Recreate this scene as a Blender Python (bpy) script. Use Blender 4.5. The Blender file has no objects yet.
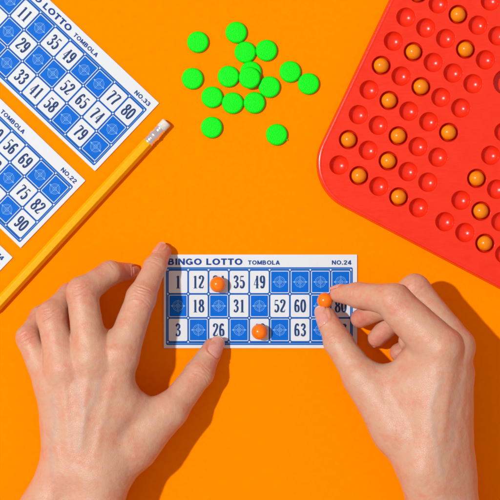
import bpy, bmesh, math, random
import numpy as np
from mathutils import Vector, Matrix
from mathutils.geometry import delaunay_2d_cdt

random.seed(7)
rng = np.random.default_rng(7)
sc = bpy.context.scene
COL = sc.collection

# ------------------------------------------------------------------ camera, light
S = 0.00065            # metres per photo pixel at table level (frame is 0.325 m wide)
D = 1700.0             # camera height in the same pixel units
cam = bpy.data.cameras.new("camera")
cam.sensor_width = 36.0
cam.lens = 36.0 * D / 500.0
cam.clip_start = 0.05
cam.clip_end = 50.0
cam_o = bpy.data.objects.new("camera", cam)
cam_o.location = (0, 0, D * S)
COL.objects.link(cam_o)
sc.camera = cam_o

w = bpy.data.worlds.new("World")
sc.world = w
w.use_nodes = True
w.node_tree.nodes["Background"].inputs[0].default_value = (1.0, 0.80, 0.755, 1)
w.node_tree.nodes["Background"].inputs[1].default_value = 0.50

lamp = bpy.data.lights.new("studio_lamp", 'SPOT')
lamp.energy = 368.0
lamp.color = (0.93, 1.0, 1.01)
lamp.shadow_soft_size = 0.05
lamp.spot_size = math.radians(50)
lamp.spot_blend = 0.3
lamp_o = bpy.data.objects.new("studio_lamp", lamp)
ldir = Vector((-0.55, 0.15, 1.0)).normalized()
lamp_o.location = ldir * 3.0
lamp_o.rotation_euler = (-ldir).to_track_quat('-Z', 'Y').to_euler()
COL.objects.link(lamp_o)

sc.view_settings.view_transform = 'Standard'
sc.view_settings.look = 'None'
sc.view_settings.exposure = 0.0
sc.view_settings.gamma = 1.0
sc.render.engine = 'CYCLES'
sc.cycles.max_bounces = 8
sc.cycles.use_denoising = True
sc.cycles.filter_width = 1.9

# ------------------------------------------------------------------ helpers
def P(u, v, z=0.0):
    """photo position u, v of a point z pixels above the table -> table coordinates (pixel units)"""
    k = 1.0 - z / D
    return np.array(((u - 250.0) * k, (250.0 - v) * k, z))

def link(name, me, mats, parent=None, smooth=False):
    o = bpy.data.objects.new(name, me)
    for m in mats:
        me.materials.append(m)
    if smooth:
        me.polygons.foreach_set("use_smooth", [True] * len(me.polygons))
    COL.objects.link(o)
    if parent is not None:
        o.parent = parent
    return o

def tag(o, label=None, cat=None, group=None, kind=None):
    if label: o["label"] = label
    if cat: o["category"] = cat
    if group: o["group"] = group
    if kind: o["kind"] = kind
    return o

def mesh(name, verts, faces, midx=None):
    me = bpy.data.meshes.new(name)
    me.from_pydata([tuple(float(c) * S for c in v) for v in verts], [], faces)
    if midx is not None:
        me.polygons.foreach_set("material_index", midx)
    me.update()
    return me

def lathe(profile, seg=40):
    """profile of (r, z) from bottom to top -> verts, faces"""
    vs, fs, rings = [], [], []
    for r, z in profile:
        if r < 1e-6:
            rings.append([len(vs)]); vs.append((0, 0, z))
        else:
            rings.append(list(range(len(vs), len(vs) + seg)))
            for i in range(seg):
                a = 2 * math.pi * i / seg
                vs.append((r * math.cos(a), r * math.sin(a), z))
    for A, B in zip(rings, rings[1:]):
        for i in range(seg):
            j = (i + 1) % seg
            if len(A) == 1 and len(B) == 1: continue
            if len(A) == 1: fs.append((A[0], B[j], B[i]))
            elif len(B) == 1: fs.append((A[i], A[j], B[0]))
            else: fs.append((A[i], A[j], B[j], B[i]))
    return vs, fs

# ------------------------------------------------------------------ materials
def mat(name, color, rough=0.5, spec=0.5, sss=0.0):
    m = bpy.data.materials.new(name)
    m.use_nodes = True
    b = m.node_tree.nodes["Principled BSDF"]
    b.inputs["Base Color"].default_value = (*color, 1)
    b.inputs["Roughness"].default_value = rough
    b.inputs["Specular IOR Level"].default_value = spec
    return m

def nodes(m):
    return m.node_tree.nodes, m.node_tree.links, m.node_tree.nodes["Principled BSDF"]

def noise(nt, scale, detail=3.0, rough=0.55, coord="Object"):
    tc = nt.nodes.new("ShaderNodeTexCoord")
    n = nt.nodes.new("ShaderNodeTexNoise")
    n.inputs["Scale"].default_value = scale
    n.inputs["Detail"].default_value = detail
    n.inputs["Roughness"].default_value = rough
    nt.links.new(tc.outputs[coord], n.inputs["Vector"])
    return n

def vary(m, scale, c1, c2, lo=0.35, hi=0.65, detail=4.0):
    nt = m.node_tree
    n = noise(nt, scale, detail)
    r = nt.nodes.new("ShaderNodeValToRGB")
    r.color_ramp.elements[0].position = lo
    r.color_ramp.elements[1].position = hi
    r.color_ramp.elements[0].color = (*c1, 1)
    r.color_ramp.elements[1].color = (*c2, 1)
    nt.links.new(n.outputs["Fac"], r.inputs["Fac"])
    nt.links.new(r.outputs["Color"], nt.nodes["Principled BSDF"].inputs["Base Color"])
    return r

def bump(m, scale, strength, dist, detail=3.0, rough=0.55):
    nt = m.node_tree
    n = noise(nt, scale, detail, rough)
    b = nt.nodes.new("ShaderNodeBump")
    b.inputs["Strength"].default_value = strength
    b.inputs["Distance"].default_value = dist
    nt.links.new(n.outputs["Fac"], b.inputs["Height"])
    bs = nt.nodes["Principled BSDF"].inputs["Normal"]
    if bs.is_linked:
        nt.links.new(bs.links[0].from_socket, b.inputs["Normal"])
    nt.links.new(b.outputs["Normal"], bs)

M = {}
M['table'] = mat("orange_paper", (0.96, 0.265, 0.0), 0.9, 0.0)
vary(M['table'], 260.0, (0.93, 0.212, 0.0), (0.97, 0.232, 0.0), 0.3, 0.7, 6.0)
bump(M['table'], 2600.0, 0.5, 0.00014, 4.0)
M['card_white'] = mat("card_white", (0.80, 0.82, 0.84), 0.6, 0.15)
vary(M['card_white'], 900.0, (0.615, 0.635, 0.655), (0.635, 0.652, 0.668), 0.35, 0.65)
M['ink_blue'] = mat("ink_bright_blue", (0.002, 0.135, 0.64), 0.5, 0.09)
vary(M['ink_blue'], 1500.0, (0.0, 0.105, 0.50), (0.0, 0.126, 0.57))
M['ink_frame'] = mat("ink_frame_blue", (0.005, 0.085, 0.37), 0.5, 0.09)
M['ink_navy'] = mat("ink_navy", (0.017, 0.048, 0.155), 0.5, 0.09)
M['ink_title'] = mat("ink_title_blue", (0.012, 0.048, 0.22), 0.5, 0.09)
M['ink_pale'] = mat("ink_pale_blue", (0.20, 0.40, 0.66), 0.5, 0.09)
M['green'] = mat("neon_green_plastic", (0.003, 0.90, 0.012), 0.42, 0.14)
vary(M['green'], 1500.0, (0.0, 0.69, 0.003), (0.002, 0.79, 0.006))
bump(M['green'], 1700.0, 0.85, 0.00030, 2.0)
M['red'] = mat("red_plastic", (0.98, 0.038, 0.015), 0.23, 0.42)
vary(M['red'], 120.0, (0.745, 0.022, 0.004), (0.775, 0.026, 0.006))
bump(M['red'], 1800.0, 0.10, 0.00008, 3.0)
def gloss_wear(m, scale, lo, hi, stretch=(1, 1, 1)):
    nt = m.node_tree
    n = noise(nt, scale, 5.0, 0.7)
    mp = nt.nodes.new("ShaderNodeMapping"); mp.inputs["Scale"].default_value = stretch; mp.inputs["Rotation"].default_value = (0, 0, 0.5)
    nt.links.new(n.inputs["Vector"].links[0].from_socket, mp.inputs["Vector"]); nt.links.new(mp.outputs[0], n.inputs["Vector"])
    r = nt.nodes.new("ShaderNodeMapRange")
    r.inputs["From Min"].default_value = 0.35; r.inputs["From Max"].default_value = 0.68
    r.inputs["To Min"].default_value = lo; r.inputs["To Max"].default_value = hi
    nt.links.new(n.outputs["Fac"], r.inputs["Value"])
    nt.links.new(r.outputs[0], nt.nodes["Principled BSDF"].inputs["Roughness"])
gloss_wear(M['red'], 160.0, 0.19, 0.34, (1, 5, 1))
M['marble'] = mat("orange_plastic", (0.97, 0.215, 0.004), 0.16, 0.5)
vary(M['marble'], 300.0, (0.82, 0.155, 0.0), (0.86, 0.182, 0.001))
M['tray_marble'] = mat("amber_plastic", (0.7, 0.21, 0.008), 0.24, 0.32)
vary(M['tray_marble'], 300.0, (0.78, 0.198, 0.001), (0.84, 0.226, 0.002))
M['pencil'] = mat("yellow_paint", (0.95, 0.47, 0.002), 0.28, 0.16)
vary(M['pencil'], 500.0, (0.78, 0.345, 0.0), (0.83, 0.38, 0.0))
M['wood'] = mat("pencil_wood", (0.62, 0.42, 0.23), 0.7, 0.3)
M['lead'] = mat("graphite", (0.06, 0.06, 0.065), 0.4, 0.5)
M['eraser'] = mat("white_rubber", (0.80, 0.76, 0.68), 0.7, 0.25)
vary(M['eraser'], 900.0, (0.57, 0.53, 0.45), (0.66, 0.62, 0.55))
M['ferrule'] = mat("aluminium", (0.90, 0.90, 0.91), 0.24, 0.5)
M['ferrule'].node_tree.nodes["Principled BSDF"].inputs["Metallic"].default_value = 0.95
bump(M['ferrule'], 300.0, 0.2, 0.0004, 1.0)

def skin_material():
    m = mat("skin", (0.57, 0.30, 0.22), 0.44, 0.34)
    nt = m.node_tree
    N, L, B = nodes(m)
    at = N.new("ShaderNodeAttribute"); at.attribute_name = "flush"
    n1 = noise(nt, 95.0, 4.0)
    n2 = noise(nt, 420.0, 3.0)
    mr = N.new("ShaderNodeMapRange")
    mr.inputs["From Min"].default_value = 0.3; mr.inputs["From Max"].default_value = 0.7
    mr.inputs["To Min"].default_value = -0.32; mr.inputs["To Max"].default_value = 0.32
    L.new(n1.outputs["Fac"], mr.inputs["Value"])
    mr2 = N.new("ShaderNodeMapRange")
    mr2.inputs["From Min"].default_value = 0.3; mr2.inputs["From Max"].default_value = 0.7
    mr2.inputs["To Min"].default_value = -0.18; mr2.inputs["To Max"].default_value = 0.18
    L.new(n2.outputs["Fac"], mr2.inputs["Value"])
    a1 = N.new("ShaderNodeMath"); a1.operation = 'ADD'
    a2 = N.new("ShaderNodeMath"); a2.operation = 'ADD'; a2.use_clamp = True
    L.new(at.outputs["Fac"], a1.inputs[0]); L.new(mr.outputs[0], a1.inputs[1])
    L.new(a1.outputs[0], a2.inputs[0]); L.new(mr2.outputs[0], a2.inputs[1])
    r = N.new("ShaderNodeValToRGB")
    e = r.color_ramp.elements
    e[0].position = 0.0; e[0].color = (0.555, 0.308, 0.203, 1)
    e[1].position = 1.0; e[1].color = (0.56, 0.150, 0.104, 1)
    k = r.color_ramp.elements.new(0.35); k.color = (0.57, 0.258, 0.165, 1)
    L.new(a2.outputs[0], r.inputs["Fac"])
    mk = N.new("ShaderNodeAttribute"); mk.attribute_name = "mole"
    mx = N.new("ShaderNodeMix"); mx.data_type = 'RGBA'
    L.new(mk.outputs["Fac"], mx.inputs["Factor"])
    L.new(r.outputs["Color"], mx.inputs["A"])
    mx.inputs["B"].default_value = (0.30, 0.14, 0.09, 1)
    vn = N.new("ShaderNodeAttribute"); vn.attribute_name = "vein"
    mv = N.new("ShaderNodeMix"); mv.data_type = 'RGBA'
    L.new(vn.outputs["Fac"], mv.inputs["Factor"])
    L.new(mx.outputs["Result"], mv.inputs["A"])
    mv.inputs["B"].default_value = (0.40, 0.30, 0.27, 1)
    L.new(mv.outputs["Result"], B.inputs["Base Color"])
    B.inputs["Subsurface Weight"].default_value = 0.14
    B.inputs["Subsurface Radius"].default_value = (1.0, 0.35, 0.18)
    B.inputs["Subsurface Scale"].default_value = 0.0016
    # fine skin relief: cells and pores
    tc = N.new("ShaderNodeTexCoord")
    vo = N.new("ShaderNodeTexVoronoi"); vo.feature = 'DISTANCE_TO_EDGE'
    vo.inputs["Scale"].default_value = 900.0
    L.new(tc.outputs["Object"], vo.inputs["Vector"])
    cl = N.new("ShaderNodeMath"); cl.operation = 'MINIMUM'; cl.inputs[1].default_value = 0.18
    L.new(vo.outputs["Distance"], cl.inputs[0])
    b1 = N.new("ShaderNodeBump"); b1.inputs["Strength"].default_value = 0.6; b1.inputs["Distance"].default_value = 0.00035
    L.new(cl.outputs[0], b1.inputs["Height"])
    n3 = noise(nt, 330.0, 4.0, 0.6)
    b2 = N.new("ShaderNodeBump"); b2.inputs["Strength"].default_value = 0.42; b2.inputs["Distance"].default_value = 0.0005
    L.new(n3.outputs["Fac"], b2.inputs["Height"]); L.new(b1.outputs["Normal"], b2.inputs["Normal"])
    L.new(b2.outputs["Normal"], B.inputs["Normal"])
    return m
M['skin'] = skin_material()
M['nail'] = mat("nail", (0.76, 0.43, 0.33), 0.18, 0.5)
M['nail'].node_tree.nodes["Principled BSDF"].inputs["Subsurface Weight"].default_value = 0.15
M['nail'].node_tree.nodes["Principled BSDF"].inputs["Subsurface Scale"].default_value = 0.0012
vary(M['nail'], 500.0, (0.60, 0.262, 0.205), (0.63, 0.30, 0.235))
M['nail_tip'] = mat("nail_free_edge", (0.62, 0.43, 0.34), 0.3, 0.5)

# ------------------------------------------------------------------ table
T = 3400.0
me = mesh("table_surface", [(-T, -T, 0), (T, -T, 0), (T, T, 0), (-T, T, 0)], [(0, 1, 2, 3)])
tag(link("table_surface", me, [M['table']]), "matte orange tabletop sheet under every object", "table", kind="structure")

# ------------------------------------------------------------------ bingo cards
class Flat:
    """collects flat printed shapes (and the card slab) with a material per face"""
    def __init__(s): s.v, s.f, s.m = [], [], []
    def poly(s, pts, z, m):
        b = len(s.v); s.v += [(x, y, z) for x, y in pts]; s.f.append(tuple(range(b, b + len(pts)))); s.m.append(m)
    def strip(s, L_, R_, z, m, closed=False):
        b = len(s.v); n = len(L_)
        s.v += [(x, y, z) for x, y in L_] + [(x, y, z) for x, y in R_]
        for i in range(n if closed else n - 1):
            j = (i + 1) % n
            s.f.append((b + i, b + n + i, b + n + j, b + j)); s.m.append(m)

def rrect(x0, y0, x1, y1, r, n=5):
    pts = []
    for cx, cy, a0 in ((x1 - r, y0 + r, -90), (x1 - r, y1 - r, 0), (x0 + r, y1 - r, 90), (x0 + r, y0 + r, 180)):
        for i in range(n + 1):
            a = math.radians(a0 + 90 * i / n)
            pts.append((cx + r * math.cos(a), cy + r * math.sin(a)))
    return pts

def catmull(pts, n=7, closed=False):
    out = []
    m = len(pts)
    for i in range(m if closed else m - 1):
        if closed: p = [pts[(i + k - 1) % m] for k in range(4)]
        else: p = [pts[max(i - 1, 0)], pts[i], pts[i + 1], pts[min(i + 2, m - 1)]]
        for k in range(n):
            t = k / n
            out.append(tuple(0.5 * (2 * p[1][c] + (p[2][c] - p[0][c]) * t + (2 * p[0][c] - 5 * p[1][c] + 4 * p[2][c] - p[3][c]) * t * t
                       + (3 * p[1][c] - p[0][c] - 3 * p[2][c] + p[3][c]) * t ** 3) for c in (0, 1)))
    if not closed: out.append(pts[-1])
    return out

def ell(cx, cy, rx, ry, n=28):
    return [(cx + rx * math.cos(2 * math.pi * i / n), cy + ry * math.sin(2 * math.pi * i / n)) for i in range(n)]

TH, TN = 0.078, 0.032           # pen half widths: thick upright strokes, thin level ones
DIG = {
 '0': [('c', ell(.22, .5, .145, .475))],
 '1': [('l', [(.23, .02), (.23, .97)]), ('t', [(.23, .95), (.10, .86)]), ('t', [(.09, .022), (.37, .022)])],
 '2': [('s', [(.09, .75), (.10, .89), (.21, .975), (.335, .88), (.345, .71), (.25, .46), (.13, .24), (.075, .06)]), ('b', [(.07, .06), (.35, .06)]),
       ('t', [(.375, .22), (.345, .06)]), ('o', (.115, .76, .06))],
 '3': [('s', [(.10, .83), (.21, .975), (.325, .86), (.315, .66), (.19, .53)]), ('s', [(.19, .53), (.335, .43), (.345, .20), (.22, .025), (.085, .13)]),
       ('o', (.115, .80, .06)), ('o', (.115, .18, .06))],
 '4': [('l', [(.29, .02), (.29, .97)]), ('t', [(.29, .95), (.05, .29)]), ('t', [(.04, .28), (.41, .28)]), ('t', [(.18, .022), (.40, .022)])],
 '5': [('b', [(.11, .92), (.34, .92)]), ('t', [(.105, .94), (.095, .54)]), ('s', [(.095, .55), (.20, .62), (.325, .50), (.345, .25), (.22, .025), (.085, .13)]),
       ('o', (.115, .18, .06))],
 '6': [('s', [(.33, .87), (.23, .975), (.125, .80), (.09, .42), (.12, .12), (.22, .025)]), ('s', [(.22, .025), (.325, .12), (.35, .30), (.315, .49), (.22, .57), (.12, .46)]),
       ('o', (.315, .83, .058))],
 '7': [('b', [(.075, .92), (.36, .92)]), ('s', [(.36, .90), (.29, .62), (.215, .32), (.20, .02)]), ('t', [(.075, .94), (.065, .76)])],
 '8': [('c', ell(.22, .75, .118, .222)), ('c', ell(.22, .27, .145, .245))],
}
DIG['9'] = []
for kind, d in DIG['6']:
    if kind == 'o': DIG['9'].append((kind, (.44 - d[0], 1 - d[1], d[2])))
    else: DIG['9'].append((kind, [(.44 - x, 1 - y) for x, y in d]))

def stroke(F, pts, sx, sy, ox, oy, z, m, rx, ry, closed=False):
    n = len(pts); Lp, Rp = [], []
    for i in range(n):
        a = pts[(i - 1) % n] if closed or i > 0 else pts[0]
        b = pts[(i + 1) % n] if closed or i < n - 1 else pts[-1]
        tx, ty = b[0] - a[0], (b[1] - a[1])
        l = math.hypot(tx, ty) or 1; nx, ny = -ty / l, tx / l
        dx, dy = rx * rx * nx, ry * ry * ny
        q = math.hypot(rx * nx, ry * ny) or 1
        dx /= q; dy /= q
        x, y = pts[i]
        Lp.append((ox + sx * (x + dx), oy + sy * (y + dy))); Rp.append((ox + sx * (x - dx), oy + sy * (y - dy)))
    F.strip(Lp, Rp, z, m, closed)

def digits(F, s, cx, cy, h, z, m):
    adv = 0.475 * h
    x0 = cx - adv * len(s) / 2 + 0.015 * h
    y0 = cy - h / 2
    zz = z
    for ch in s:
        for kind, d in DIG[ch]:
            zz += 0.04
            if kind == 'c': stroke(F, d, h, h, x0, y0, zz, m, TH, TN, True)
            elif kind == 'l': stroke(F, d, h, h, x0, y0, zz, m, TH, TN)
            elif kind == 't': stroke(F, d, h, h, x0, y0, zz, m, 0.022, 0.022)
            elif kind == 'b': stroke(F, d, h, h, x0, y0, zz, m, 0.05, 0.05)
            elif kind == 's': stroke(F, catmull(d), h, h, x0, y0, zz, m, TH, TN)
            elif kind == 'o': F.poly([(x0 + h * x, y0 + h * y) for x, y in ell(d[0], d[1], d[2], d[2] * 0.85, 14)], zz, m)
        x0 += adv

def arc(cx, cy, rx, ry, a0, a1, n=22):
    return [(cx + rx * math.cos(math.radians(a0 + (a1 - a0) * i / n)), cy + ry * math.sin(math.radians(a0 + (a1 - a0) * i / n))) for i in range(n + 1)]
LET = {   # (advance, strokes) of bold extended capitals
 'B': (.93, [[(.135, 0), (.135, 1)], catmull([(.135, .9), (.48, .9), (.62, .84), (.63, .64), (.48, .54), (.135, .54)]), catmull([(.135, .53), (.54, .53), (.71, .43), (.71, .20), (.54, .1), (.135, .1)])]),
 'I': (.30, [[(.15, 0), (.15, 1)]]),
 'N': (.98, [[(.135, 0), (.135, 1)], [(.845, 0), (.845, 1)], [(.13, .95), (.85, .05)]]),
 'G': (1.08, [arc(.54, .5, .41, .40, 38, 325), [(.58, .44), (.97, .44)], [(.90, .46), (.90, .08)]]),
 'O': (1.14, [ell(.57, .5, .43, .40)]),
 'L': (.76, [[(.135, 0), (.135, 1)], [(.135, .1), (.74, .1)]]),
 'T': (.88, [[(0, .9), (.88, .9)], [(.44, 0), (.44, .9)]]),
 'M': (1.16, [[(.135, 0), (.135, 1)], [(1.02, 0), (1.02, 1)], [(.14, .96), (.58, .10)], [(.58, .10), (1.02, .96)]]),
 'A': (1.04, [[(.12, 0), (.52, .97)], [(.52, .97), (.92, 0)], [(.28, .28), (.76, .28)]]),
 '.': (.30, [[(.15, 0), (.15, .26)]]), ' ': (.42, []),
 '1': (.52, [[(.36, 0), (.36, 1)], [(.36, .93), (.10, .74)]]),
 '2': (.86, [catmull([(.12, .68), (.20, .85), (.42, .90), (.66, .84), (.70, .66), (.50, .46), (.16, .12)]), [(.09, .1), (.82, .1)]]),
 '3': (.86, [catmull([(.12, .76), (.24, .88), (.44, .90), (.66, .82), (.66, .62), (.40, .53)]), catmull([(.40, .53), (.70, .42), (.72, .20), (.48, .1), (.24, .12), (.09, .26)])]),
 '4': (.88, [[(.60, 0), (.60, 1)], [(.58, .95), (.09, .32)], [(.05, .27), (.86, .27)]]),
}
def letter(F, s, x0, y0, x1, y1, z, m):
    gap = .13
    tot = sum(LET[c][0] + gap for c in s) - gap
    sx = (x1 - x0) / tot; sy = y1 - y0; x = x0; zz = z
    for c in s:
        adv, strokes = LET[c]
        for p in strokes:
            zz += .012
            lvl = len(p) == 2 and abs(p[0][1] - p[1][1]) < .01
            stroke(F, p, sx, sy, x, y0, zz, m, .14 if not lvl else .0, .105, c == 'O')
        x += (adv + gap) * sx

def ring(F, cx, cy, r, hw, z, m, n=28):
    F.strip(ell(cx, cy, r + hw, r + hw, n)[::-1], ell(cx, cy, r - hw, r - hw, n)[::-1], z, m, True)

def bar(F, x0, y0, x1, y1, hw, z, m):
    dx, dy = x1 - x0, y1 - y0; l = math.hypot(dx, dy); nx, ny = -dy / l * hw, dx / l * hw
    F.poly([(x0 - nx, y0 - ny), (x1 - nx, y1 - ny), (x1 + nx, y1 + ny), (x0 + nx, y0 + ny)], z, m)

CW, CH, CT = 193.2, 93.4, 1.5     # card width, height, thickness
W_, BL, FR, NV, TI, PA = range(6)
def make_card(number, rows, label):
    """card with its origin at the middle; local x to the right, y up; photo pixel sizes"""
    F = Flat()
    hx, hy = CW / 2, CH / 2
    out = rrect(-hx, -hy, hx, hy, 0.7, 3)
    n = len(out)
    F.poly(out, CT, W_); F.poly(out[::-1], 0.0, W_)
    b = len(F.v)
    F.v += [(x, y, 0.0) for x, y in out] + [(x, y, CT) for x, y in out]
    for i in range(n):
        j = (i + 1) % n
        F.f.append((b + i, b + j, b + n + j, b + n + i)); F.m.append(W_)
    X = lambda u: u - 163.8 - hx
    Y = lambda v: hy - (v - 254.6)
    z = CT
    letter(F, "BINGO LOTTO", X(168.2), Y(264.9), X(242.4), Y(258.5), z + .06, TI)
    letter(F, "TOMBOLA", X(248.0), Y(264.7), X(279.8), Y(260.4), z + .06, TI)
    letter(F, number, X(331.8), Y(264.7), X(351.4), Y(260.3), z + .06, TI)
    gx, gy, pw, ph = 167.9, 269.9, 20.33, 23.97
    # frame
    F.poly(rrect(X(166.1), Y(344.9), X(352.7), Y(267.3), 1.6), z + .05, FR)
    a = rrect(X(167.2), Y(343.6), X(351.6), Y(268.6), 1.3); c = rrect(X(167.55), Y(343.2), X(351.25), Y(269.0), 1.1)
    F.strip(a[::-1], c[::-1], z + .08, PA, True)
    for r in range(3):
        for k in range(9):
            s = rows[r][k]
            x0, x1 = X(gx + k * pw), X(gx + (k + 1) * pw)
            y1, y0 = Y(gy + r * ph), Y(gy + (r + 1) * ph)
            i = 0.85
            F.poly(rrect(x0 + i, y0 + i, x1 - i, y1 - i, 1.5), z + .10, W_)
            cx, cy = (x0 + x1) / 2, (y0 + y1) / 2
            if s:
                digits(F, str(s), cx, cy, 13.0, z + .13, NV)
            else:
                i = 1.55
                F.poly(rrect(x0 + i, y0 + i, x1 - i, y1 - i, 0.9), z + .14, BL)
                q = z + .17
                ring(F, cx, cy, 5.2, .17, q, PA); ring(F, cx, cy, 3.9, .10, q + .003, PA); ring(F, cx, cy, 2.1, .18, q + .006, PA)
                ring(F, cx, cy, 0.8, .22, q + .008, PA, 16)
                for dx, dy in ((1, 0), (-1, 0), (0, 1), (0, -1)):
                    bar(F, cx + dx * 1.2, cy + dy * 1.2, cx + dx * 6.2, cy + dy * 6.2, .16, q + .012, PA)
                for dx in (1, -1):
                    F.poly([(cx + dx * 5.4, cy + 1.0 * -dx), (cx + dx * 7.3, cy), (cx + dx * 5.4, cy + 1.0 * dx)], q + .015, PA)
    for r in range(4):
        for k in range(10):
            F.poly(ell(X(gx + k * pw), Y(gy + r * ph), .85, .85, 14), z + .20, W_)
    me = mesh("bingo_card", F.v, F.f, F.m)
    o = link("bingo_card", me, [M['card_white'], M['ink_blue'], M['ink_frame'], M['ink_navy'], M['ink_title'], M['ink_pale']])
    tag(o, label, "bingo card", "printed bingo cards")
    return o

def place(o, u, v, rot=0.0, z=0.0):
    p = P(u, v, z)
    o.location = tuple(p * S); o.rotation_euler = (0, 0, rot)

c = make_card("NO.24", [[1, 12, 24, 35, 49, 0, 0, 0, 0], [0, 18, 0, 31, 0, 52, 60, 0, 80], [3, 0, 26, 0, 43, 0, 63, 0, 87]],
              "upright white and blue bingo card numbered NO.24 lying between the two hands")
place(c, 260.4, 301.3)
def place_corner(o, u, v, deg):
    """put the card's top right corner at u, v, the card turned clockwise by deg"""
    a = math.radians(-deg)
    off = Vector((CW / 2, CH / 2, 0)); off.rotate(Matrix.Rotation(a, 3, 'Z'))
    p = P(u, v)
    o.location = ((p[0] - off.x) * S, (p[1] - off.y) * S, 0); o.rotation_euler = (0, 0, a)
c = make_card("NO.33", [[0, 11, 0, 35, 49, 0, 0, 77, 80], [4, 0, 29, 0, 0, 52, 65, 74, 0], [7, 0, 0, 33, 41, 58, 0, 79, 0]],
              "tilted white and blue bingo card numbered NO.33 nearest the pencil's eraser")
place_corner(c, 159.2, 103.2, 43.3)
c = make_card("NO.22", [[0, 14, 0, 0, 40, 56, 69, 0, 0], [5, 0, 27, 38, 0, 53, 0, 75, 82], [0, 19, 0, 36, 48, 0, 61, 0, 90]],
              "tilted bingo card numbered NO.22 between card NO.33 and the pencil")
place_corner(c, 85.6, 180.6, 43.9)
c = make_card("NO.14", [[2, 0, 23, 0, 44, 57, 0, 0, 81], [0, 16, 0, 34, 0, 51, 66, 78, 0], [8, 0, 25, 0, 46, 0, 68, 0, 89]],
              "bingo card showing only one white corner beside the pencil below card NO.22")
place_corner(c, 12.9, 257.4, 44.0)

# ------------------------------------------------------------------ pencil
def pencil():
    root = bpy.data.objects.new("pencil", None); COL.objects.link(root)
    tag(root, "yellow hexagonal pencil with silver ferrule and white eraser beside the tilted cards", "pencil")
    R = 5.9; zc = R * math.cos(math.radians(30)) + 0.05
    a = P(166.8, 122.2, zc); b = P(0.0, 302.4, zc)
    d = Vector(b - a).normalized(); sd = Vector((0, 0, 1)).cross(d)
    def tube(sections, seg, rot=0.0, hexa=False):
        """sections: (distance from the eraser end, radius)"""
        vs, fs = [], []
        for s, r in sections:
            for i in range(seg):
                t = 2 * math.pi * i / seg + rot
                c_ = Vector(a) + d * s + sd * (r * math.cos(t)) + Vector((0, 0, 1)) * (r * math.sin(t))
                vs.append(c_)
        for k in range(len(sections) - 1):
            for i in range(seg):
                j = (i + 1) % seg
                fs.append((k * seg + i, k * seg + j, (k + 1) * seg + j, (k + 1) * seg + i))
        fs.append(tuple(range(seg))[::-1]); fs.append(tuple(range((len(sections) - 1) * seg, len(sections) * seg)))
        return vs, fs
    # barrel: a softened hexagon
    def hexring(s, rr, flat):
        pts = []
        for k in range(6):
            for dlt in (-6, -2, 2, 6):
                t = math.radians(60 * k + dlt)
                lim = math.cos(math.radians(30)) / math.cos(math.radians(((60 * k + dlt) % 60 + 60) % 60 - 30))
                r = rr * min(lim, 0.975)
                pts.append(Vector(a) + d * s + sd * (r * math.cos(t)) + Vector((0, 0, 1)) * (r * math.sin(t)))
        return pts
    vs, fs = [], []
    secs = [27.0, 27.4, 28.5] + [28.5 + 8 * i for i in range(1, 29)]
    for i, s in enumerate(secs):
        vs += hexring(s, R * (0.93 if i == 0 else 0.985 if i == 1 else 1.0), 1)
    n = 24
    for k in range(len(secs) - 1):
        for i in range(n):
            j = (i + 1) % n
            fs.append((k * n + i, k * n + j, (k + 1) * n + j, (k + 1) * n + i))
    fs.append(tuple(range(n))[::-1]); fs.append(tuple(range((len(secs) - 1) * n, len(secs) * n)))
    link("barrel", mesh("barrel", vs, fs), [M['pencil']], root)
    e = secs[-1]
    v2, f2 = tube([(e - .5, 5.0), (e + 1, 4.9), (e + 26, 1.6)], 24); link("sharpened_wood", mesh("sharpened_wood", v2, f2), [M['wood']], root, True)
    v2, f2 = tube([(e + 25.8, 1.65), (e + 33, .3)], 16); link("lead", mesh("lead", v2, f2), [M['lead']], root, True)
    fer = [(8.2, 5.05), (8.4, 5.35), (9.4, 5.4), (10.0, 4.6), (10.6, 5.4), (12.0, 5.4), (12.6, 4.7), (13.2, 5.4), (16.5, 5.4), (17.1, 5.85), (18.2, 5.95), (19.2, 5.85), (19.7, 5.4),
           (22.0, 5.35), (22.5, 4.6), (23.1, 5.35), (24.6, 5.35), (25.2, 4.7), (25.8, 5.4), (27.4, 5.45), (27.6, 5.3)]
    v2, f2 = tube(fer, 32); link("ferrule", mesh("ferrule", v2, f2), [M['ferrule']], root, True)
    v2, f2 = tube([(-0.4, 3.6), (-0.15, 4.6), (0.5, 5.15), (1.2, 5.25), (8.6, 5.2)], 32); link("eraser", mesh("eraser", v2, f2), [M['eraser']], root, True)
    for o in root.children:      # put the children relative to a root placed at the pencil's middle
        pass
    mid = (a + np.array(d) * 130.0) * S; mid[2] = 0
    root.location = tuple(mid)
    for o in root.children:
        o.location = tuple(-mid)
    return root
pencil()

# ------------------------------------------------------------------ green counters
prof = [(0, 0), (9.6, 0), (10.5, .5), (10.95, 1.2), (10.95, 2.2), (10.8, 2.8), (10.45, 3.4), (9.9, 3.9), (9.3, 4.15), (8.7, 4.2), (0, 4.12)]
vs, fs = lathe(prof, 160)
vs = [((x * k_, y * k_, z) if math.hypot(x, y) > 10.4 else (x, y, z)) for (x, y, z) in vs
      for k_ in (1.0 - .030 * (0.5 + 0.5 * math.cos(40 * math.atan2(y, x))),)]
cm = mesh("green_counter", vs, fs)
cm.polygons.foreach_set("use_smooth", [True] * len(cm.polygons))
cm.materials.append(M['green'])
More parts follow.
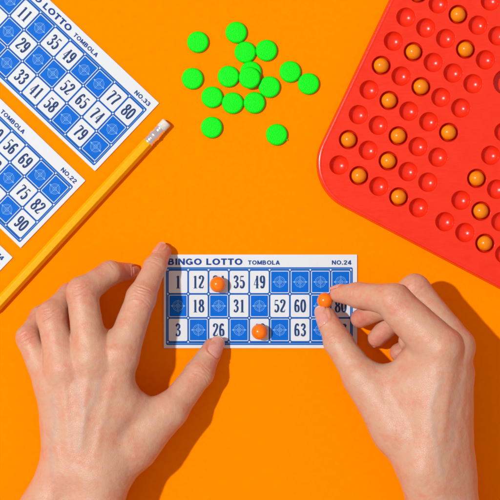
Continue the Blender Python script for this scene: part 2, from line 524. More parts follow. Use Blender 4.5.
# one counter keeps a moulding nub on its edge
nv, nf = lathe([(0, 0), (0.9, 0.3), (0.7, 1.2), (0.35, 2.0), (0, 2.2)], 10)
nub_v = list(vs); base = len(nub_v)
for x, y, z in nv:
    r = 10.6 + z
    nub_v.append((math.cos(-0.45) * r - math.sin(-0.45) * x, math.sin(-0.45) * r + math.cos(-0.45) * x, 1.6 + y))
cm2 = mesh("green_counter", nub_v, fs + [tuple(base + i for i in f) for f in nf])
cm2.polygons.foreach_set("use_smooth", [True] * len(cm2.polygons)); cm2.materials.append(M['green'])
G = [(197.8, 41.8, 0, "green counter lying apart, the highest one on the side toward card NO.33"),
     (236.2, 32.2, 0, "topmost green counter of the whole scatter"),
     (245.2, 52.0, 0, "green counter just below the topmost one, touching a neighbour"),
     (266.5, 50.2, 0, "green counter at the scatter's upper edge nearest the red tray"),
     (192.4, 78.4, 0, "green counter nearest card NO.33's right corner, lying alone at mid height"),
     (228.4, 76.3, 0, "green counter touching the stacked pair on its side toward the pencil"),
     (250.8, 71.8, 0, "green counter at the bottom of the stacked pair, mostly covered"),
     (249.6, 77.6, 4.25, "green counter lying on top of another in the scatter's middle"),
     (269.4, 86.8, 0, "green counter touching the stacked pair on its side toward the red tray"),
     (290.2, 71.5, 0, "upper counter of the green pair lying nearest the red tray"),
     (308.6, 83.6, 0, "green counter lying nearest of all to the red tray"),
     (212.0, 97.0, 0, "green counter at the pencil end of the lower chain of three"),
     (232.6, 102.9, 0, "green counter in the middle of the lower chain of three"),
     (254.4, 102.6, 0, "green counter at the tray end of the lower chain of three"),
     (211.6, 127.3, 0, "green counter lying alone below the scatter, nearest the pencil eraser"),
     (276.7, 134.5, 0, "lowest green counter, alone, with a small nub on its edge")]
for i, (u, v, z, lab) in enumerate(G):
    o = bpy.data.objects.new("green_counter", cm2 if i == 15 else cm)
    COL.objects.link(o)
    place(o, u, v, random.random() * 6.28 if i < 15 else 0.0, z)
    p = P(u, v, z + 4); o.location = (p[0] * S, p[1] * S, z * S)
    tag(o, lab, "counter", "green plastic counters")

# ------------------------------------------------------------------ red tray
TZ = 12.0
HR = 9.45
row_start = [(430.8, -31.0), (418.4, -6.8), (406.0, 17.2), (393.5, 41.1), (381.3, 65.4), (369.2, 89.8), (358.5, 114.6), (348.5, 139.6), (339.1, 165.0)]
holes = {}
for r, (u, v) in enumerate(row_start):
    for k in range(5):
        holes[('A', r, k)] = (u + 19.87 * k, v + 10.65 * k)
for r, (u, v) in enumerate([(518.5, 108.5), (504.0, 132.0), (490.8, 155.3), (476.7, 178.4), (461.0, 200.2), (445.0, 221.7)]):
    for k in range(5):
        holes[('B', r, k)] = (u + 19.95 * k, v + 10.8 * k)
BIG = [(506.3, 82.0, 12.8)]

def tray():
    # outline: rounded rectangle whose lower left corner shows in the photo
    A = P(390.6, 0, TZ)[:2]; Bp = P(329.9, 128, TZ)[:2]
    left = (Bp - A) / np.linalg.norm(Bp - A)              # down the left side
    right = np.array((0.8857, -0.4643))                   # along the lower side (world, y up)
    Lp = P(455, 263.6, TZ)[:2]                            # a point of the lower side
    # corner where both sides would meet
    m = np.array([[left[0], -right[0]], [left[1], -right[1]]])
    t = np.linalg.solve(m, Lp - A)
    C = A + left * t[0]
    R = 47.0
    half = math.acos(np.dot(-left, right)) / 2
    q = R / math.tan(half)
    bis = (-left + right); bis /= np.linalg.norm(bis)
    cen = C + bis * (R / math.sin(half))
    LW, LH = 470.0, 470.0
    p0 = C - left * LH; p1 = C + right * LW; p2 = p1 - left * LH
    def corner(c_, d1, d2, rad=47.0, n=16):
        h = math.acos(np.clip(np.dot(d1, d2), -1, 1)) / 2
        q_ = rad / math.tan(h); b_ = (d1 + d2) / np.linalg.norm(d1 + d2)
        ce = c_ + b_ * (rad / math.sin(h))
        s = c_ + d1 * q_; e = c_ + d2 * q_
        a0 = math.atan2(*(s - ce)[::-1]); a1 = math.atan2(*(e - ce)[::-1])
        da = (a1 - a0 + math.pi) % (2 * math.pi) - math.pi
        return [ce + rad * np.array((math.cos(a0 + da * i / n), math.sin(a0 + da * i / n))) for i in range(n + 1)]
    out = corner(C, -left, right) + corner(p1, -right, -left) + corner(p2, left, -right) + corner(p0, right, left)
    out = np.array(out); n = len(out)
    # outward normals (counter-clockwise outline)
    prv, nxt = np.roll(out, 1, 0), np.roll(out, -1, 0)
    tn = nxt - prv; tn /= np.linalg.norm(tn, axis=1)[:, None]
    nrm = np.stack((tn[:, 1], -tn[:, 0]), 1)
    verts, faces = [], []
    # side wall: foot flange, wall, raised bead round the lip, then the flat
    prof = [(1.3, 0.0), (1.3, 0.6), (0.9, 1.0), (0.75, 2.2), (0.45, TZ - 1.6), (0.25, TZ - .7), (-0.15, TZ - .15), (-0.8, TZ + .05), (-1.8, TZ + .34), (-2.2, TZ + .32), (-2.8, TZ + .1), (-3.3, TZ)]
    for d_, z in prof:
        for i in range(n):
            x, y = out[i] + nrm[i] * d_
            verts.append((x, y, z))
    for k in range(len(prof) - 1):
        for i in range(n):
            j = (i + 1) % n
            faces.append((k * n + i, k * n + j, (k + 1) * n + j, (k + 1) * n + i))
    smooth_n = len(faces)
    # cups
    H = [(P(u, v, TZ)[:2], HR, 'cup') for (u, v) in holes.values()] + [(P(u, v, TZ)[:2], r, 'well') for u, v, r in BIG]
    seg = 40
    for (cx, cy), r, kind in H:
        rim = 0.4
        pr = [(r + rim, TZ), (r + rim * .62, TZ - .05), (r + rim * .3, TZ - .22), (r + rim * .08, TZ - .5), (r, TZ - .9)]
        if kind == 'cup':
            for i in range(1, 12):
                t = math.pi / 2 * i / 11
                pr.append((r * math.cos(t), TZ - .9 - 8.0 * math.sin(t)))
        else:
            pr += [(r - .3, TZ - 8.0), (r - 1.2, TZ - 10.0), (r - 3, TZ - 10.8), (0, TZ - 10.8)]
        b = len(verts)
        rings = []
        for rr, z in pr:
            if rr < 1e-3:
                rings.append([len(verts)]); verts.append((cx, cy, z))
            else:
                rings.append(list(range(len(verts), len(verts) + seg)))
                for i in range(seg):
                    t = 2 * math.pi * i / seg
                    verts.append((cx + rr * math.cos(t), cy + rr * math.sin(t), z))
        for a_, b_ in zip(rings, rings[1:]):
            for i in range(seg):
                j = (i + 1) % seg
                if len(b_) == 1: faces.append((a_[i], b_[0], a_[j]))
                else: faces.append((a_[i], b_[i], b_[j], a_[j]))
    smooth_n = len(faces)
    # the flat top between the cups
    pts, edges = [], []
    inner = out - nrm * 3.3
    def loop(L_):
        b = len(pts); L_ = [Vector((float(x), float(y))) for x, y in L_]
        pts.extend(L_)
        edges.extend((b + i, b + (i + 1) % len(L_)) for i in range(len(L_)))
    loop(inner)
    for (cx, cy), r, kind in H:
        loop([(cx + (r + .4) * math.cos(2 * math.pi * i / seg), cy + (r + .4) * math.sin(2 * math.pi * i / seg)) for i in range(seg)])
    ov, oe, of, *_ = delaunay_2d_cdt(pts, edges, [], 0, 1e-6)
    cc = np.array([h[0] for h in H]); rr_ = np.array([h[1] + .4 for h in H])
    poly = inner
    def inside(x, y):
        k = False; j = len(poly) - 1
        for i in range(len(poly)):
            if (poly[i][1] > y) != (poly[j][1] > y) and x < (poly[j][0] - poly[i][0]) * (y - poly[i][1]) / (poly[j][1] - poly[i][1]) + poly[i][0]: k = not k
            j = i
        return k
    b = len(verts)
    verts += [(v.x, v.y, TZ) for v in ov]
    for f in of:
        x = sum(ov[i].x for i in f) / len(f); y = sum(ov[i].y for i in f) / len(f)
        if (np.hypot(cc[:, 0] - x, cc[:, 1] - y) < rr_ * .985).any() or not inside(x, y): continue
        f = tuple(b + i for i in f)
        va, vb, vc = (verts[i] for i in f[:3])
        if (vb[0] - va[0]) * (vc[1] - va[1]) - (vb[1] - va[1]) * (vc[0] - va[0]) < 0: f = f[::-1]
        faces.append(f)
    verts = [np.array(v) for v in verts]
    ctr = np.array((*(out.mean(0)), 0.0))
    me = mesh("ball_tray", [v - ctr for v in verts], faces)
    me.polygons.foreach_set("use_smooth", [i < smooth_n for i in range(len(faces))])
    o = link("ball_tray", me, [M['red']])
    o.location = tuple(ctr * S)
    tag(o, "red plastic ball tray with rounded corner and rows of round sockets", "tray")
tray()

# ------------------------------------------------------------------ orange marbles
MR = 7.4
vs, fs = lathe([(MR * math.sin(math.pi * i / 24) if 0 < i < 24 else 0, -MR * math.cos(math.pi * i / 24)) for i in range(25)], 48)
mm = mesh("orange_marble", vs, fs)
mm.polygons.foreach_set("use_smooth", [True] * len(mm.polygons)); mm.materials.append(M['marble'])
def ball(r):
    vs, fs = lathe([(r * math.sin(math.pi * i / 24) if 0 < i < 24 else 0, -r * math.cos(math.pi * i / 24)) for i in range(25)], 48)
    m_ = mesh('orange_marble', vs, fs); m_.polygons.foreach_set('use_smooth', [True] * len(m_.polygons)); return m_
LR_ = 7.9
mo = ball(LR_); mo.materials.append(M['marble'])
mt = mm.copy(); mt.materials[0] = M['tray_marble']
def marble(p, label, group=None):
    o = bpy.data.objects.new("orange_marble", mt if group else mo); COL.objects.link(o)
    o.location = tuple(p * S); o.rotation_euler = (random.random() * 6, random.random() * 6, 0)
    tag(o, label, "marble", group)
marble(P(217.8, 284.4, CT + LR_ + .2), "orange marble lying on card NO.24 between numbers 12 and 35")
marble(P(259.5, 331.8, CT + LR_ + .2), "orange marble lying on the bottom row of card NO.24 below the square beside 31")
marble(P(325.0, 300.6, 25.0), "orange marble pinched between thumb and forefinger over card NO.24")
fills = [(1, 0), (1, 2), (2, 3), (3, 1), (4, 0), (4, 2), (5, 1), (5, 4), (6, 2), (7, 0), (7, 2), (8, 1), (8, 3)]
order = {1: "eighth", 2: "seventh", 3: "sixth", 4: "fifth", 5: "fourth", 6: "third", 7: "second"}
nth = ["first", "second", "third", "fourth", "fifth"]
for r, k in fills:
    u, v = holes[('A', r, k)]
    row = "lowest long row" if r == 8 else order[r] + " row up"
    p = P(u, v, TZ); p[2] = TZ - .9 - 8.0 + MR + .35
    marble(p, "orange marble in red tray, %s socket from the left edge, %s" % (nth[k], row), "orange marbles in the red tray")
for r, k, lab in ((3, 0, "uppermost of the three orange marbles in the red tray's partly hidden block"),
                  (4, 1, "middle one of the three orange marbles in the red tray's partly hidden block"),
                  (5, 2, "lowest of all orange marbles in the red tray, nearest its lower edge")):
    u, v = holes[('B', r, k)]
    p = P(u, v, TZ); p[2] = TZ - .9 - 8.0 + MR + .35
    marble(p, lab, "orange marbles in the red tray")

# ------------------------------------------------------------------ hands: one continuous surface each, from a distance field
def smin(a, b, k):
    h = np.maximum(k - np.abs(a - b), 0) / k
    return np.minimum(a, b) - h * h * k * 0.25

class Field:
    def __init__(s, lo, hi, h):
        s.lo = np.array(lo, np.float32); s.h = h
        s.n = np.ceil((np.array(hi) - np.array(lo)) / h).astype(int) + 1
    def new(s): return np.full(s.n, 60.0, np.float32)
    def box(s, a, b, m):
        lo = np.minimum(a, b) - m; hi = np.maximum(a, b) + m
        i0 = np.clip(np.floor((lo - s.lo) / s.h).astype(int), 0, s.n); i1 = np.clip(np.ceil((hi - s.lo) / s.h).astype(int) + 1, 0, s.n)
        sl = tuple(slice(int(x), int(y)) for x, y in zip(i0, i1))
        ax = [(s.lo[c] + s.h * np.arange(i0[c], i1[c], dtype=np.float32)) for c in range(3)]
        return sl, ax
    def cone(s, F, p, q, k, margin=16.0):
        """smoothly add a tapered limb piece between p and q = (u, v, z, r) in photo units"""
        a = P(*p[:3]); b = P(*q[:3]); ra = p[3] * (1 - p[2] / D); rb = q[3] * (1 - q[2] / D)
        m = max(ra, rb) + margin
        sl, (x, y, z) = s.box(a, b, m)
        if 0 in [len(x), len(y), len(z)]: return
        ba = (b - a).astype(np.float32); l2 = float(ba @ ba) + 1e-6
        X = x[:, None, None] - a[0]; Y = y[None, :, None] - a[1]; Z = z[None, None, :] - a[2]
        t = np.clip((X * ba[0] + Y * ba[1] + Z * ba[2]) / l2, 0, 1)
        d = np.sqrt((X - t * ba[0]) ** 2 + (Y - t * ba[1]) ** 2 + (Z - t * ba[2]) ** 2) - (ra + (rb - ra) * t)
        F[sl] = smin(F[sl], d, k)
    def sample(s, F, pts):
        g = (pts - s.lo) / s.h
        g = np.clip(g, 0, s.n - 1.001); i = g.astype(int); f = g - i
        out = 0
        for dx in (0, 1):
            for dy in (0, 1):
                for dz in (0, 1):
                    wt = (f[:, 0] if dx else 1 - f[:, 0]) * (f[:, 1] if dy else 1 - f[:, 1]) * (f[:, 2] if dz else 1 - f[:, 2])
                    out = out + wt * F[i[:, 0] + dx, i[:, 1] + dy, i[:, 2] + dz]
        return out

def surface(F, fld):
    n = F.shape
    ins = F < 0
    c = np.zeros((n[0] - 1, n[1] - 1, n[2] - 1), np.int8)
    for dx in (0, 1):
        for dy in (0, 1):
            for dz in (0, 1):
                c += ins[dx:n[0] - 1 + dx, dy:n[1] - 1 + dy, dz:n[2] - 1 + dz]
    act = (c > 0) & (c < 8)
    idx = np.argwhere(act)
    ids = np.full(act.shape, -1, np.int32); ids[act] = np.arange(len(idx))
    acc = np.zeros((len(idx), 3)); cnt = np.zeros(len(idx))
    cor = [(x, y, z) for x in (0, 1) for y in (0, 1) for z in (0, 1)]
    val = {k: F[idx[:, 0] + k[0], idx[:, 1] + k[1], idx[:, 2] + k[2]] for k in cor}
    for k in cor:
        for ax in range(3):
            if k[ax]: continue
            k2 = tuple(1 if i == ax else k[i] for i in range(3))
            a, b = val[k], val[k2]
            s = (a < 0) != (b < 0)
            t = np.where(s, a / np.where(s, a - b, 1), 0)
            p = np.tile(np.array(k, float), (len(idx), 1)); p[:, ax] = t
            acc[s] += p[s]; cnt[s] += 1
    v = (idx + acc / cnt[:, None]) * fld.h + fld.lo
    faces = []
    for ax in range(3):
        o1, o2 = [i for i in range(3) if i != ax]
        s0 = [slice(1, -1)] * 3; s0[ax] = slice(0, n[ax] - 1)
        s1 = list(s0); s1[ax] = slice(1, n[ax])
        A = ins[tuple(s0)]; Bv = ins[tuple(s1)]
        e = np.argwhere(A != Bv); flip = A[tuple(e.T)]
        off = np.array([1, 1, 1]); off[ax] = 0
        e = e + off
        def cid(d1, d2):
            q = e.copy(); q[:, o1] -= d1; q[:, o2] -= d2
            return ids[tuple(q.T)]
        q = np.stack((cid(1, 1), cid(0, 1), cid(0, 0), cid(1, 0)), 1)
        if ax == 1: flip = ~flip
        q[~flip] = q[~flip][:, ::-1]
        faces.append(q)
    faces = np.concatenate(faces)
    return v, faces

def biggest(v, f):
    lab = np.arange(len(v))
    while True:
        m = lab[f].min(1)
        new = lab.copy()
        for k in range(4): np.minimum.at(new, f[:, k], m)
        new = new[new]
        if (new == lab).all(): break
        lab = new
    top = np.bincount(lab).argmax()
    keep = lab == top; idx = np.cumsum(keep) - 1
    return v[keep], idx[f[keep[f[:, 0]]]]

def relax(v, f, it, lam=0.5):
    e = np.concatenate([f[:, [i, (i + 1) % 4]] for i in range(4)])
    for _ in range(it):
        acc = np.zeros_like(v); cnt = np.zeros(len(v))
        for c in range(3):
            acc[:, c] = np.bincount(e[:, 0], v[e[:, 1], c], len(v)) + np.bincount(e[:, 1], v[e[:, 0], c], len(v))
        cnt = np.bincount(e[:, 0], minlength=len(v)) + np.bincount(e[:, 1], minlength=len(v))
        v = v + lam * (acc / cnt[:, None] - v)
    return v

def normals(v, f):
    fn = np.cross(v[f[:, 2]] - v[f[:, 0]], v[f[:, 3]] - v[f[:, 1]])
    out = np.zeros_like(v)
    for k in range(4):
        for c in range(3):
            out[:, c] += np.bincount(f[:, k], fn[:, c], len(v))
    return out / (np.linalg.norm(out, axis=1)[:, None] + 1e-9)

def unit(a): return a / (np.linalg.norm(a) + 1e-9)

def seg_dist(p, a, b):
    ba = b - a; t = np.clip(((p - a) @ ba) / (ba @ ba), 0, 1)
    return np.linalg.norm(p - a - t[:, None] * ba, axis=1), t

def build_hand(spec):
    H = 0.85
    fld = Field(spec['lo'], spec['hi'], H)
    palm = fld.new()
    for p, q in spec['palm']: fld.cone(palm, p, q, spec.get('kp', 14.0))
    tot = palm.copy()
    for fg in spec['fingers']:
        d = fld.new()
        ch = fg['chain']
        for p, q in zip(ch, ch[1:]): fld.cone(d, p, q, 5.0)
        for p, q in fg.get('extra', []): fld.cone(d, p, q, 6.0)
        d = smin(d, palm, fg.get('k', 9.0))
        tot = np.minimum(tot, d)
    v, f = surface(tot, fld)
    v, f = biggest(v, f)
    v = relax(v, f, 4)
    n = normals(v, f)
    disp = np.zeros(len(v)); flush = np.full(len(v), 0.10); vein = np.zeros(len(v)); mole = np.zeros(len(v))
    # tendons and veins as soft ridges on the back of the hand
    for a, b, amp, sig in spec.get('ridges', []):
        A, B = P(*a), P(*b)
        d2 = np.linalg.norm(np.cross(v[:, :2] - A[:2], unit(B[:2] - A[:2])[None, :]).reshape(-1, 1), axis=1) if False else seg_dist(v[:, :2], A[:2], B[:2])[0]
        t = seg_dist(v[:, :2], A[:2], B[:2])[1]
        disp += amp * np.exp(-(d2 / sig) ** 2) * np.clip(n[:, 2], 0, 1) * np.sin(np.pi * np.clip(t, 0.02, .98)) ** .6
    for pts in spec.get('veins', []):
        for a, b in zip(pts, pts[1:]):
            d2, t = seg_dist(v[:, :2], P(*a)[:2], P(*b)[:2])
            g = np.exp(-(d2 / 2.6) ** 2) * np.clip(n[:, 2], 0, 1)
            vein = np.maximum(vein, .30 * np.exp(-(d2 / 3.2) ** 2) * (n[:, 2] > .3)); disp += 0.0 * g
        L = np.min([seg_dist(v[:, :2], P(*a)[:2], P(*b)[:2])[0] for a, b in zip(pts, pts[1:])], axis=0)
        disp += .32 * np.exp(-(L / 3.2) ** 2) * np.clip(n[:, 2], 0, 1)
    # knuckle creases
    for j, dr, R, amp, offs, up in spec['creases']:
        c = P(*j); ax = unit(np.array(dr, float)); upv = np.array(up, float); upv = unit(upv - ax * (upv @ ax)); sd = np.cross(ax, upv)
        rel = v - c; s = rel @ ax; t = rel @ sd; hgt = rel @ upv
        wgt = np.exp(-(t / (R * .75)) ** 4) * np.clip(n @ upv * 1.3, 0, 1) * (hgt > 0) * (np.linalg.norm(rel, axis=1) < R * 2.2)
        for i, o_ in enumerate(offs):
            wob = .9 * np.sin(t * .35 + 1.7 * i + R) + .5 * np.sin(t * .9 + i)
            bow = (-1 if o_ < 0 else 1) * .018 * t * t
            q = s - o_ - wob * .5 - bow
            disp -= amp * (1 - .25 * (i % 2)) * np.exp(-(q / .75) ** 2) * wgt
            disp += .35 * amp * np.exp(-((np.abs(q) - 1.7) / 1.0) ** 2) * wgt
    for j, rad, amt in spec['flush']:
        c = P(*j); d = np.linalg.norm(v - c, axis=1)
        flush = np.maximum(flush, amt * .72 * np.exp(-(d / (rad * 1.15)) ** 2))
    for (u, vv), rad in spec['moles']:
        c = P(u, vv, 60); d = np.linalg.norm(v[:, :2] - c[:2], axis=1)
        mole = np.maximum(mole, 0.8 * np.exp(-(d / rad) ** 4) * (n[:, 2] > .2))
    frames = [nail_frame(fld, tot, **nl) for nl in spec['nails']]
    for nl, (nb_, f2, n2, sd) in zip(spec['nails'], frames):
        rel = v - nb_; s = rel @ f2; t = rel @ sd; hh = rel @ n2
        near = (np.linalg.norm(rel, axis=1) < nl['length']) & (n @ n2 > -.1)
        q = (np.abs(t / (nl['width'] * .5)) ** 3 + np.abs(s / (nl['length'] * .5)) ** 3) ** (1 / 3)
        side = np.clip((nl['length'] * .34 - s) / 3.0, 0, 1) * near
        disp += .75 * np.exp(-((q - 1.13) / .10) ** 2) * side - .45 * np.exp(-((q - .93) / .10) ** 2) * side
        flush = np.maximum(flush, .62 * np.exp(-((q - 1.1) / .16) ** 2) * side)
    from mathutils import noise as mn
    und = np.array([mn.noise(Vector(p) / 11.0) * .30 + mn.noise(Vector(p) / 4.6) * .14 for p in v])
    v = v + n * (disp + und)[:, None]
    me = bpy.data.meshes.new("hand")
    org = np.array(spec['origin'], float)
    me.from_pydata(((v - org) * S).tolist(), [], f.tolist())
    me.update()
    for nm, arr in (("flush", flush), ("mole", mole), ("vein", vein)):
        a_ = me.attributes.new(nm, 'FLOAT', 'POINT'); a_.data.foreach_set("value", arr.astype(np.float32))
    o = link("hand", me, [M['skin']], None, True)
    o.location = tuple(org * S)
    tag(o, spec['label'], "hand")
    for nl, fr in zip(spec['nails'], frames): nail(o, org, fr, **nl)
    return o

def nail_frame(fld, F, at, dir, up, width, length, reach=26.0, **k):
    """where a nail lies on the finger's own surface; at = (u, v, z) of its middle, inside the finger"""
    c = P(*at); f = unit(np.array(dir, float)); n = np.array(up, float); n = unit(n - f * (n @ f))
    def trace(p):
        p = p + n * reach
        for _ in range(60):
            s_ = float(fld.sample(F, p[None])[0]); p = p - n * max(min(s_, 4.0), -1) * .8
            if abs(s_) < .02: break
        return p
    base = trace(c); b2 = trace(c - f * length * .38); b1 = trace(c + f * length * .25)
    sl = float(np.clip(((b1 - b2) @ n) / ((b1 - b2) @ f), -.6, .4))
    f2 = unit(f + n * sl); n2 = unit(n - f2 * (n @ f2))
    return base, f2, n2, np.cross(f2, n2)

def nail(parent, org, frame, width, length, rho=None, free=0.12, **k):
    """curved plate laid on the finger's own surface"""
    base, f2, n2, sd = frame
    na, nb = 17, 25
    A = np.linspace(-1, 1, na); B_ = np.linspace(0, 1, nb)
    rho = rho or width * .56
    V, Fc, Mi = [], [], []
    for layer in (0, 1):
        for b in B_:
            wf = (1 - (max(0, .22 - b) / .22) ** 2 * .42) * (1 - (max(0, b - .80) / .20) ** 2.2 * .45)
            for a in A:
                th = a * wf * width / 2 / rho
                lift = .55 - (.55 if layer else 0) - 1.0 * max(0, .15 - b) / .15
                p = base + f2 * length * (b - .5) + sd * rho * math.sin(th) + n2 * (rho * math.cos(th) - rho + lift - 2.2 * (b - .45) ** 2 * length / 20)
                p = p + f2 * (.10 * length * (1 - a * a) * (b - .5) * .9)
                V.append(p - org)
    def vid(l, j, i): return l * na * nb + j * na + i
    for j in range(nb - 1):
        for i in range(na - 1):
            m_ = 1 if B_[j] > 1 - free else 0
            Fc.append((vid(0, j, i), vid(0, j, i + 1), vid(0, j + 1, i + 1), vid(0, j + 1, i))); Mi.append(m_)
            Fc.append((vid(1, j, i), vid(1, j + 1, i), vid(1, j + 1, i + 1), vid(1, j, i + 1))); Mi.append(m_)
    for j in range(nb - 1):
        for i in (0, na - 1):
            q = (vid(0, j, i), vid(0, j + 1, i), vid(1, j + 1, i), vid(1, j, i)); Fc.append(q if i == 0 else q[::-1]); Mi.append(0)
    for i in range(na - 1):
        for j in (0, nb - 1):
            q = (vid(0, j, i), vid(1, j, i), vid(1, j, i + 1), vid(0, j, i + 1)); Fc.append(q if j == 0 else q[::-1]); Mi.append(1 if j else 0)
    me = mesh("fingernail", V, Fc, Mi)
    link("fingernail", me, [M['nail'], M['nail_tip']], parent, True)

def d3(a, b):
    return P(*b[:3]) - P(*a[:3])
UP = (0, 0, 1)

# ---- the spread hand holding the card down
LI = [(121, 354, 56, 17.8), (141, 298, 43, 14.4), (155, 267, 24, 10.8), (163.2, 252, 9.8, 8.3)]
LM = [(91, 358, 61, 17.8), (82, 292.5, 50, 15.2), (110, 273, 30, 11.6), (129, 271.5, 9, 8.8)]
LR = [(63, 368, 58, 17.0), (51.5, 316.5, 47, 14.6), (70, 295, 22, 11.4), (88, 290, 8.8, 8.6)]
LP = [(50, 387, 48, 14.5), (28.5, 338, 36, 12.0), (40, 317, 17, 9.8), (52, 306, 8, 7.8)]
LT = [(134, 447, 42, 21), (171, 410, 37, 16.5), (199.5, 373, 23, 14.0), (212.8, 348, 11, 10.2)]
left = dict(
    lo=(-262, -440, 0), hi=(-15, 20, 92), origin=P(84, 470, 0),
    label="spread bare hand, index fingertip and thumb holding down card NO.24", 
    palm=[((120, 356, 55, 17), (102, 465, 50, 23)), ((91, 360, 59, 17.5), (86, 468, 50, 25)), ((64, 370, 56, 17), (74, 468, 46, 24)), ((51, 390, 47, 14), (66, 468, 42, 22)), ((67, 346, 48, 8), (76, 366, 54, 12)), ((105, 337, 46, 7.5), (107, 356, 54, 12)), ((43, 354, 38, 7), (54, 372, 48, 10)),
          ((66, 468, 42, 23), (30, 548, 44, 34)), ((30, 548, 44, 34), (10, 640, 46, 38)), ((102, 465, 50, 23), (86, 550, 47, 37)), ((86, 550, 47, 37), (72, 640, 46, 39)),
          ((134, 447, 42, 20), (102, 480, 46, 25)), ((134, 447, 42, 20), (168, 412, 37, 16)), ((128, 405, 46, 19), (150, 415, 40, 15))],
    fingers=[dict(chain=LI), dict(chain=LM), dict(chain=LR), dict(chain=LP), dict(chain=LT, k=8.0)],
    ridges=[((122, 360, 0), (100, 455, 0), .9, 4.5), ((95, 362, 0), (88, 455, 0), 1.0, 4.5), ((71, 372, 0), (78, 455, 0), .9, 4.2), ((50, 390, 0), (68, 455, 0), .7, 4.0)],
    veins=[[(106, 372), (101, 392), (92, 410), (86, 440)], [(82, 378), (88, 395), (92, 410)], [(60, 392), (64, 415), (58, 440), (62, 470)]],
    creases=[(LI[1][:3], d3(LI[0], LI[2]), 14, .7, (-6, -3, 0, 3, 6), UP), (LI[2][:3], d3(LI[1], LI[3]), 10, .4, (-2, 0, 2), (-.3, 0, 1)),
             (LM[1][:3], d3(LM[0], LM[1]), 14, .55, (-5, -2, 1, 4), UP), (LR[1][:3], d3(LR[0], LR[1]), 13, .55, (-5, -2, 1, 4), UP),
             (LP[1][:3], d3(LP[0], LP[1]), 11, .55, (-4, -1, 2), UP), (LT[2][:3], d3(LT[1], LT[3]), 13, .38, (-5, -2, 1, 4), (.5, 0, 1)),
             (LM[2][:3], d3(LM[1], LM[3]), 10, .35, (-2, 0, 2), (-.2, .6, .7))],
    flush=[((163, 246, 12), 17, .85), ((141, 298, 55), 17, .45), ((79, 290, 60), 17, .55), ((51, 315, 58), 15, .6), ((28, 337, 45), 14, .7), ((133, 270, 12), 22, .9), ((106, 270, 30), 16, .6),
           ((217, 342, 14), 20, .8), ((199, 373, 35), 16, .35), ((96, 356, 78), 18, .2), ((70, 366, 74), 15, .2), ((122, 352, 73), 16, .2), ((70, 296, 26), 18, .7), ((40, 318, 20), 16, .7),
           ((160, 395, 36), 16, .45)],
    moles=[((120, 444), .75)],
    nails=[dict(at=(213.6, 348, 11), dir=d3(LT[2], LT[3]), up=(.36, .08, .93), width=17.0, length=22.0),
           dict(at=(160.3, 251, 11), dir=d3(LI[2], LI[3]), up=(-.45, .35, .8), width=13.0, length=16.0),
           dict(at=(130.5, 271, 10), dir=(.5, .05, -.86), up=(1, -.1, .1), width=12.0, length=12.0, reach=9.0)])
build_hand(left)

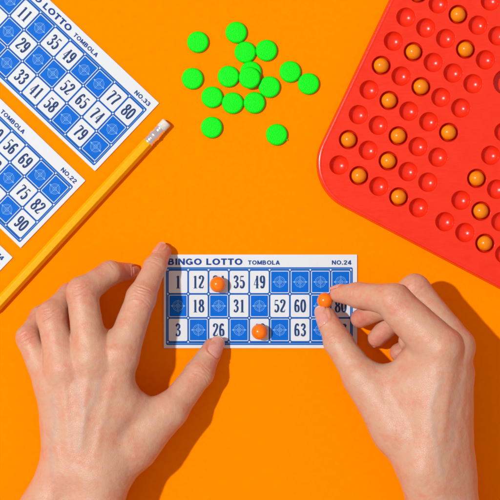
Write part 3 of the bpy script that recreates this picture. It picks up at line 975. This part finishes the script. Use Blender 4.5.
# ---- the hand pinching a marble
RI = [(442, 346, 80, 19), (393.5, 300.5, 69, 16.4), (358, 295.2, 43, 12.3), (338.5, 293.8, 29, 8.8)]
RM = [(457, 345, 63, 17.5), (415, 289, 55, 14.4), (386, 306, 36, 11.8), (360, 318.5, 20, 9.6)]
RR = [(455, 374, 54, 16), (424, 312, 38, 13), (396, 318, 25, 11.4), (377, 338, 17, 9.2)]
RP = [(452, 398, 42, 14), (433, 340, 22, 11), (415, 346, 15, 10.5), (399, 352.5, 10, 9.4)]
RT = [(400, 428, 56, 26), (361, 377, 50, 17.5), (338, 342, 38, 13.8), (326.5, 317.5, 26, 10.4)]
right = dict(
    lo=(55, -440, 0), hi=(240, 5, 106), origin=P(446, 470, 0),
    label="bare hand pinching an orange marble above the right end of card NO.24",
    palm=[((441, 350, 78, 18), (426, 465, 74, 24)), ((455, 350, 63, 17.5), (440, 470, 64, 25)), ((455, 376, 54, 16), (446, 470, 54, 25)), ((453, 400, 44, 14), (448, 472, 48, 23)),
          ((430, 470, 68, 26), (441, 560, 60, 33)), ((441, 560, 60, 33), (448, 640, 56, 37)), ((446, 470, 54, 25), (460, 560, 52, 33)), ((460, 560, 52, 33), (474, 640, 50, 37)),
          ((400, 428, 56, 26), (430, 475, 64, 25)), ((400, 428, 56, 25), (364, 380, 50, 17)), ((415, 385, 66, 21), (425, 410, 66, 22)), ((388, 381, 54, 17), (412, 400, 60, 20)), ((412, 362, 60, 15), (432, 372, 68, 18)), ((408, 341, 40, 10), (432, 352, 54, 15))],
    fingers=[dict(chain=RI, extra=[((400, 312, 68, 17.5), (428, 340, 74, 20))]), dict(chain=RM), dict(chain=RR), dict(chain=RP), dict(chain=RT, k=8.0)],
    ridges=[((442, 352, 0), (428, 450, 0), 1.0, 4.5), ((458, 352, 0), (444, 450, 0), .8, 4.0)],
    veins=[[(430, 372), (420, 398), (424, 425), (430, 460)], [(452, 375), (444, 400), (440, 430)]],
    creases=[(RI[1][:3], d3(RI[0], RI[2]), 14, .14, (-5, -2, 1, 4), (.3, .5, .8)), (RT[2][:3], d3(RT[1], RT[3]), 13, .38, (-4, -1, 2, 5), (-.3, 0, 1)),
             (RI[2][:3], d3(RI[1], RI[3]), 11, .35, (-2, 0, 2), (.0, .5, .8)), (RM[1][:3], d3(RM[0], RM[1]), 13, .14, (-4, -1, 2), (.2, .4, .8))],
    flush=[((336, 292, 28), 22, .8), ((326, 316, 28), 18, .6), ((338, 342, 45), 16, .35), ((392, 298, 80), 18, .45), ((360, 318, 20), 24, .85), ((378, 338, 17), 24, .85), ((415, 286, 70), 16, .4),
           ((443, 345, 96), 16, .35), ((458, 344, 84), 14, .35), ((395, 353, 12), 18, .8), ((398, 345, 60), 14, .5), ((362, 296, 50), 18, .5)],
    moles=[((394.5, 428), .8)],
    nails=[dict(at=(324.5, 316.5, 26), dir=d3(RT[2], RT[3]), up=(-.62, .1, .75), width=16.5, length=21.0),
           dict(at=(336, 292.5, 28), dir=d3(RI[2], RI[3]), up=(-.15, .97, .12), width=11.0, length=13.0),
           dict(at=(374, 341, 17), dir=d3(RR[2], RR[3]), up=(-.3, -.4, -.6), width=13.0, length=16.0)])
build_hand(right)
